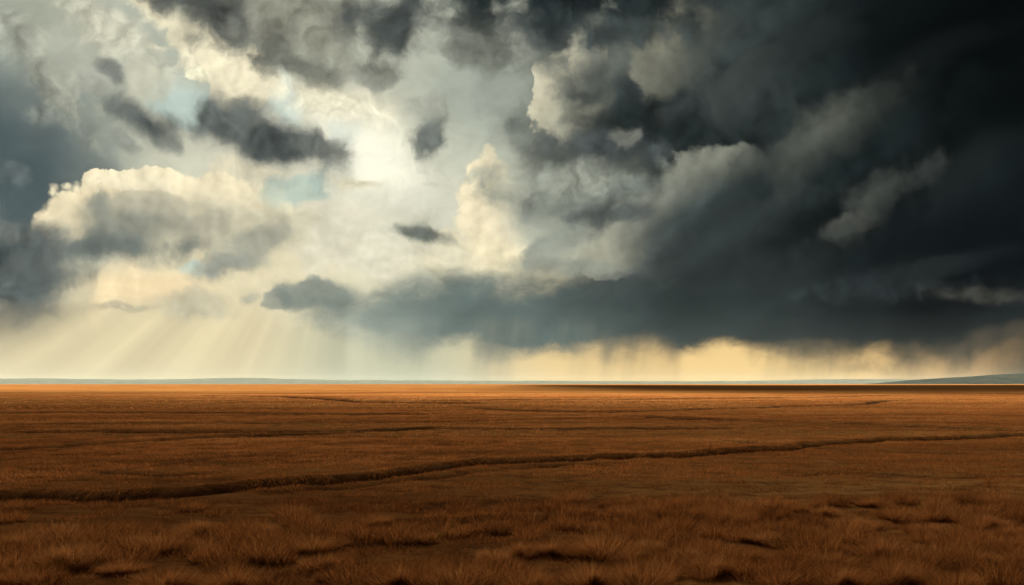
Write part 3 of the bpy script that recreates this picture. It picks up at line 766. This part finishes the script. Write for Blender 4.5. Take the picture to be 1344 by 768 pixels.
del VV, LL, SS, TT, HH, parts

# ---- tussocks: six shapes, each placed one is a thing of its own
def tussock_mesh(i, nb, spread):
    r = spread * np.sqrt(rng.random(nb)) ** 0.9; a = rng.uniform(0, 2 * math.pi, nb)
    lob = 1 + 0.35 * np.sin(a * 2 + i) + 0.2 * np.sin(a * 3 + 2.1 * i)
    r = r * lob
    P_ = np.stack([r * np.cos(a), r * np.sin(a), -0.03 + 0.05 * np.exp(-(r / (spread * 0.7)) ** 2)], -1)
    rel_r = r / (spread * 1.3)
    az = a + rng.normal(0, 0.55, nb)
    H = (0.50 - 0.22 * rel_r) * rng.uniform(0.45, 1.1, nb)
    lean = 0.08 + 0.55 * rel_r + rng.normal(0, 0.16, nb); curl = rng.uniform(0.1, 0.7, nb) * (0.4 + rel_r)
    hue = np.clip(0.40 + rng.normal(0, 0.15, nb), 0, 1); st2 = rng.random(nb) < 0.04; hue[st2] = 1.0; H = np.where(st2, H * 1.25, H)
    v, l, s_, t_, h = blades(P_, az, lean, curl, H, rng.uniform(0.0028, 0.0055, nb), hue, 4, tip=0.55)
    o = mesh_np('grass_tussock', v, l, s_, t_, gmat, smooth=False, attrs=(('hue', h),))
    return o
protos = [tussock_mesh(i, int(n_ * 1.25), sp) for i, (n_, sp) in enumerate(((3000, 0.34), (3600, 0.42), (2500, 0.30), (4200, 0.48), (2800, 0.36), (3300, 0.40)))]
SPOTS = [  # photo x, y of the foot, width in photo pixels
    (95, 742, 96), (160, 752, 60), (215, 772, 90), (305, 775, 100), (208, 722, 90), (258, 703, 62), (410, 722, 80), (436, 746, 64), (30, 716, 60), (345, 704, 56),
    (603, 768, 112), (528, 764, 96), (645, 738, 60), (686, 730, 56), (727, 727, 66), (790, 734, 108), (776, 766, 90), (842, 768, 110), (852, 725, 56), (898, 738, 64),
    (932, 752, 70), (985, 738, 64), (1003, 714, 52), (1060, 704, 52), (1082, 746, 70), (1102, 768, 84), (1160, 734, 90), (1172, 764, 90), (1211, 703, 60), (1280, 742, 72),
    (1292, 693, 62), (1180, 684, 66), (1120, 694, 56), (1338, 742, 70), (1330, 706, 60), (950, 687, 48), (976, 680, 44), (1232, 668, 56), (1304, 664, 58), (1146, 664, 46),
    (845, 680, 40), (495, 690, 44), (560, 712, 50), (1020, 775, 90), (1255, 778, 90), (690, 775, 90), (22, 770, 80), (1085, 676, 44)]
SPOTS.sort(key=lambda s: -s[1])
bands = [(764, 900, 'cut by the bottom edge'), (741, 764, 'just above bottom edge'), (725, 741, 'in second band from the front'),
         (702, 725, 'in middle band of foreground tufts'), (682, 702, 'in far band of foreground tufts'), (0, 682, 'at the back beside open plain')]
ORD = ['leftmost', 'second from the left', 'third from the left', 'fourth from the left', 'fifth from the left', 'sixth from the left', 'seventh from the left', 'eighth from the left',
       'ninth from the left', 'tenth from the left', 'eleventh from the left', 'twelfth from the left', 'thirteenth from the left', 'fourteenth from the left']
k = 0
for lo_, hi_, words in bands:
    row = sorted([s for s in SPOTS if lo_ <= s[1] < hi_])
    for j, (px, py, w) in enumerate(row):
        X, Y = gp(px, py)
        size = w / F_PX * Y
        pr = protos[k % 6]
        o = pr if k < 6 else pr.copy()
        if k >= 6: S.collection.objects.link(o)
        z = float(ground_z(np.array([X]), np.array([Y]))[0])
        o.location = (X, Y, z)
        s_ = size / 1.25
        o.scale = (s_, s_, s_ * random.Random(k).uniform(0.8, 1.05)); o.rotation_euler = (0, 0, random.Random(k + 99).uniform(0, 6.28))
        kind = 'broad' if w > 85 else ('small' if w < 58 else 'medium')
        where = ORD[j]
        if j == len(row) - 1: where = 'rightmost'
        tag(o, f'{kind} russet grass tussock, {where} {words}', 'grass tussock', 'dry grass tussocks in the foreground')
        k += 1
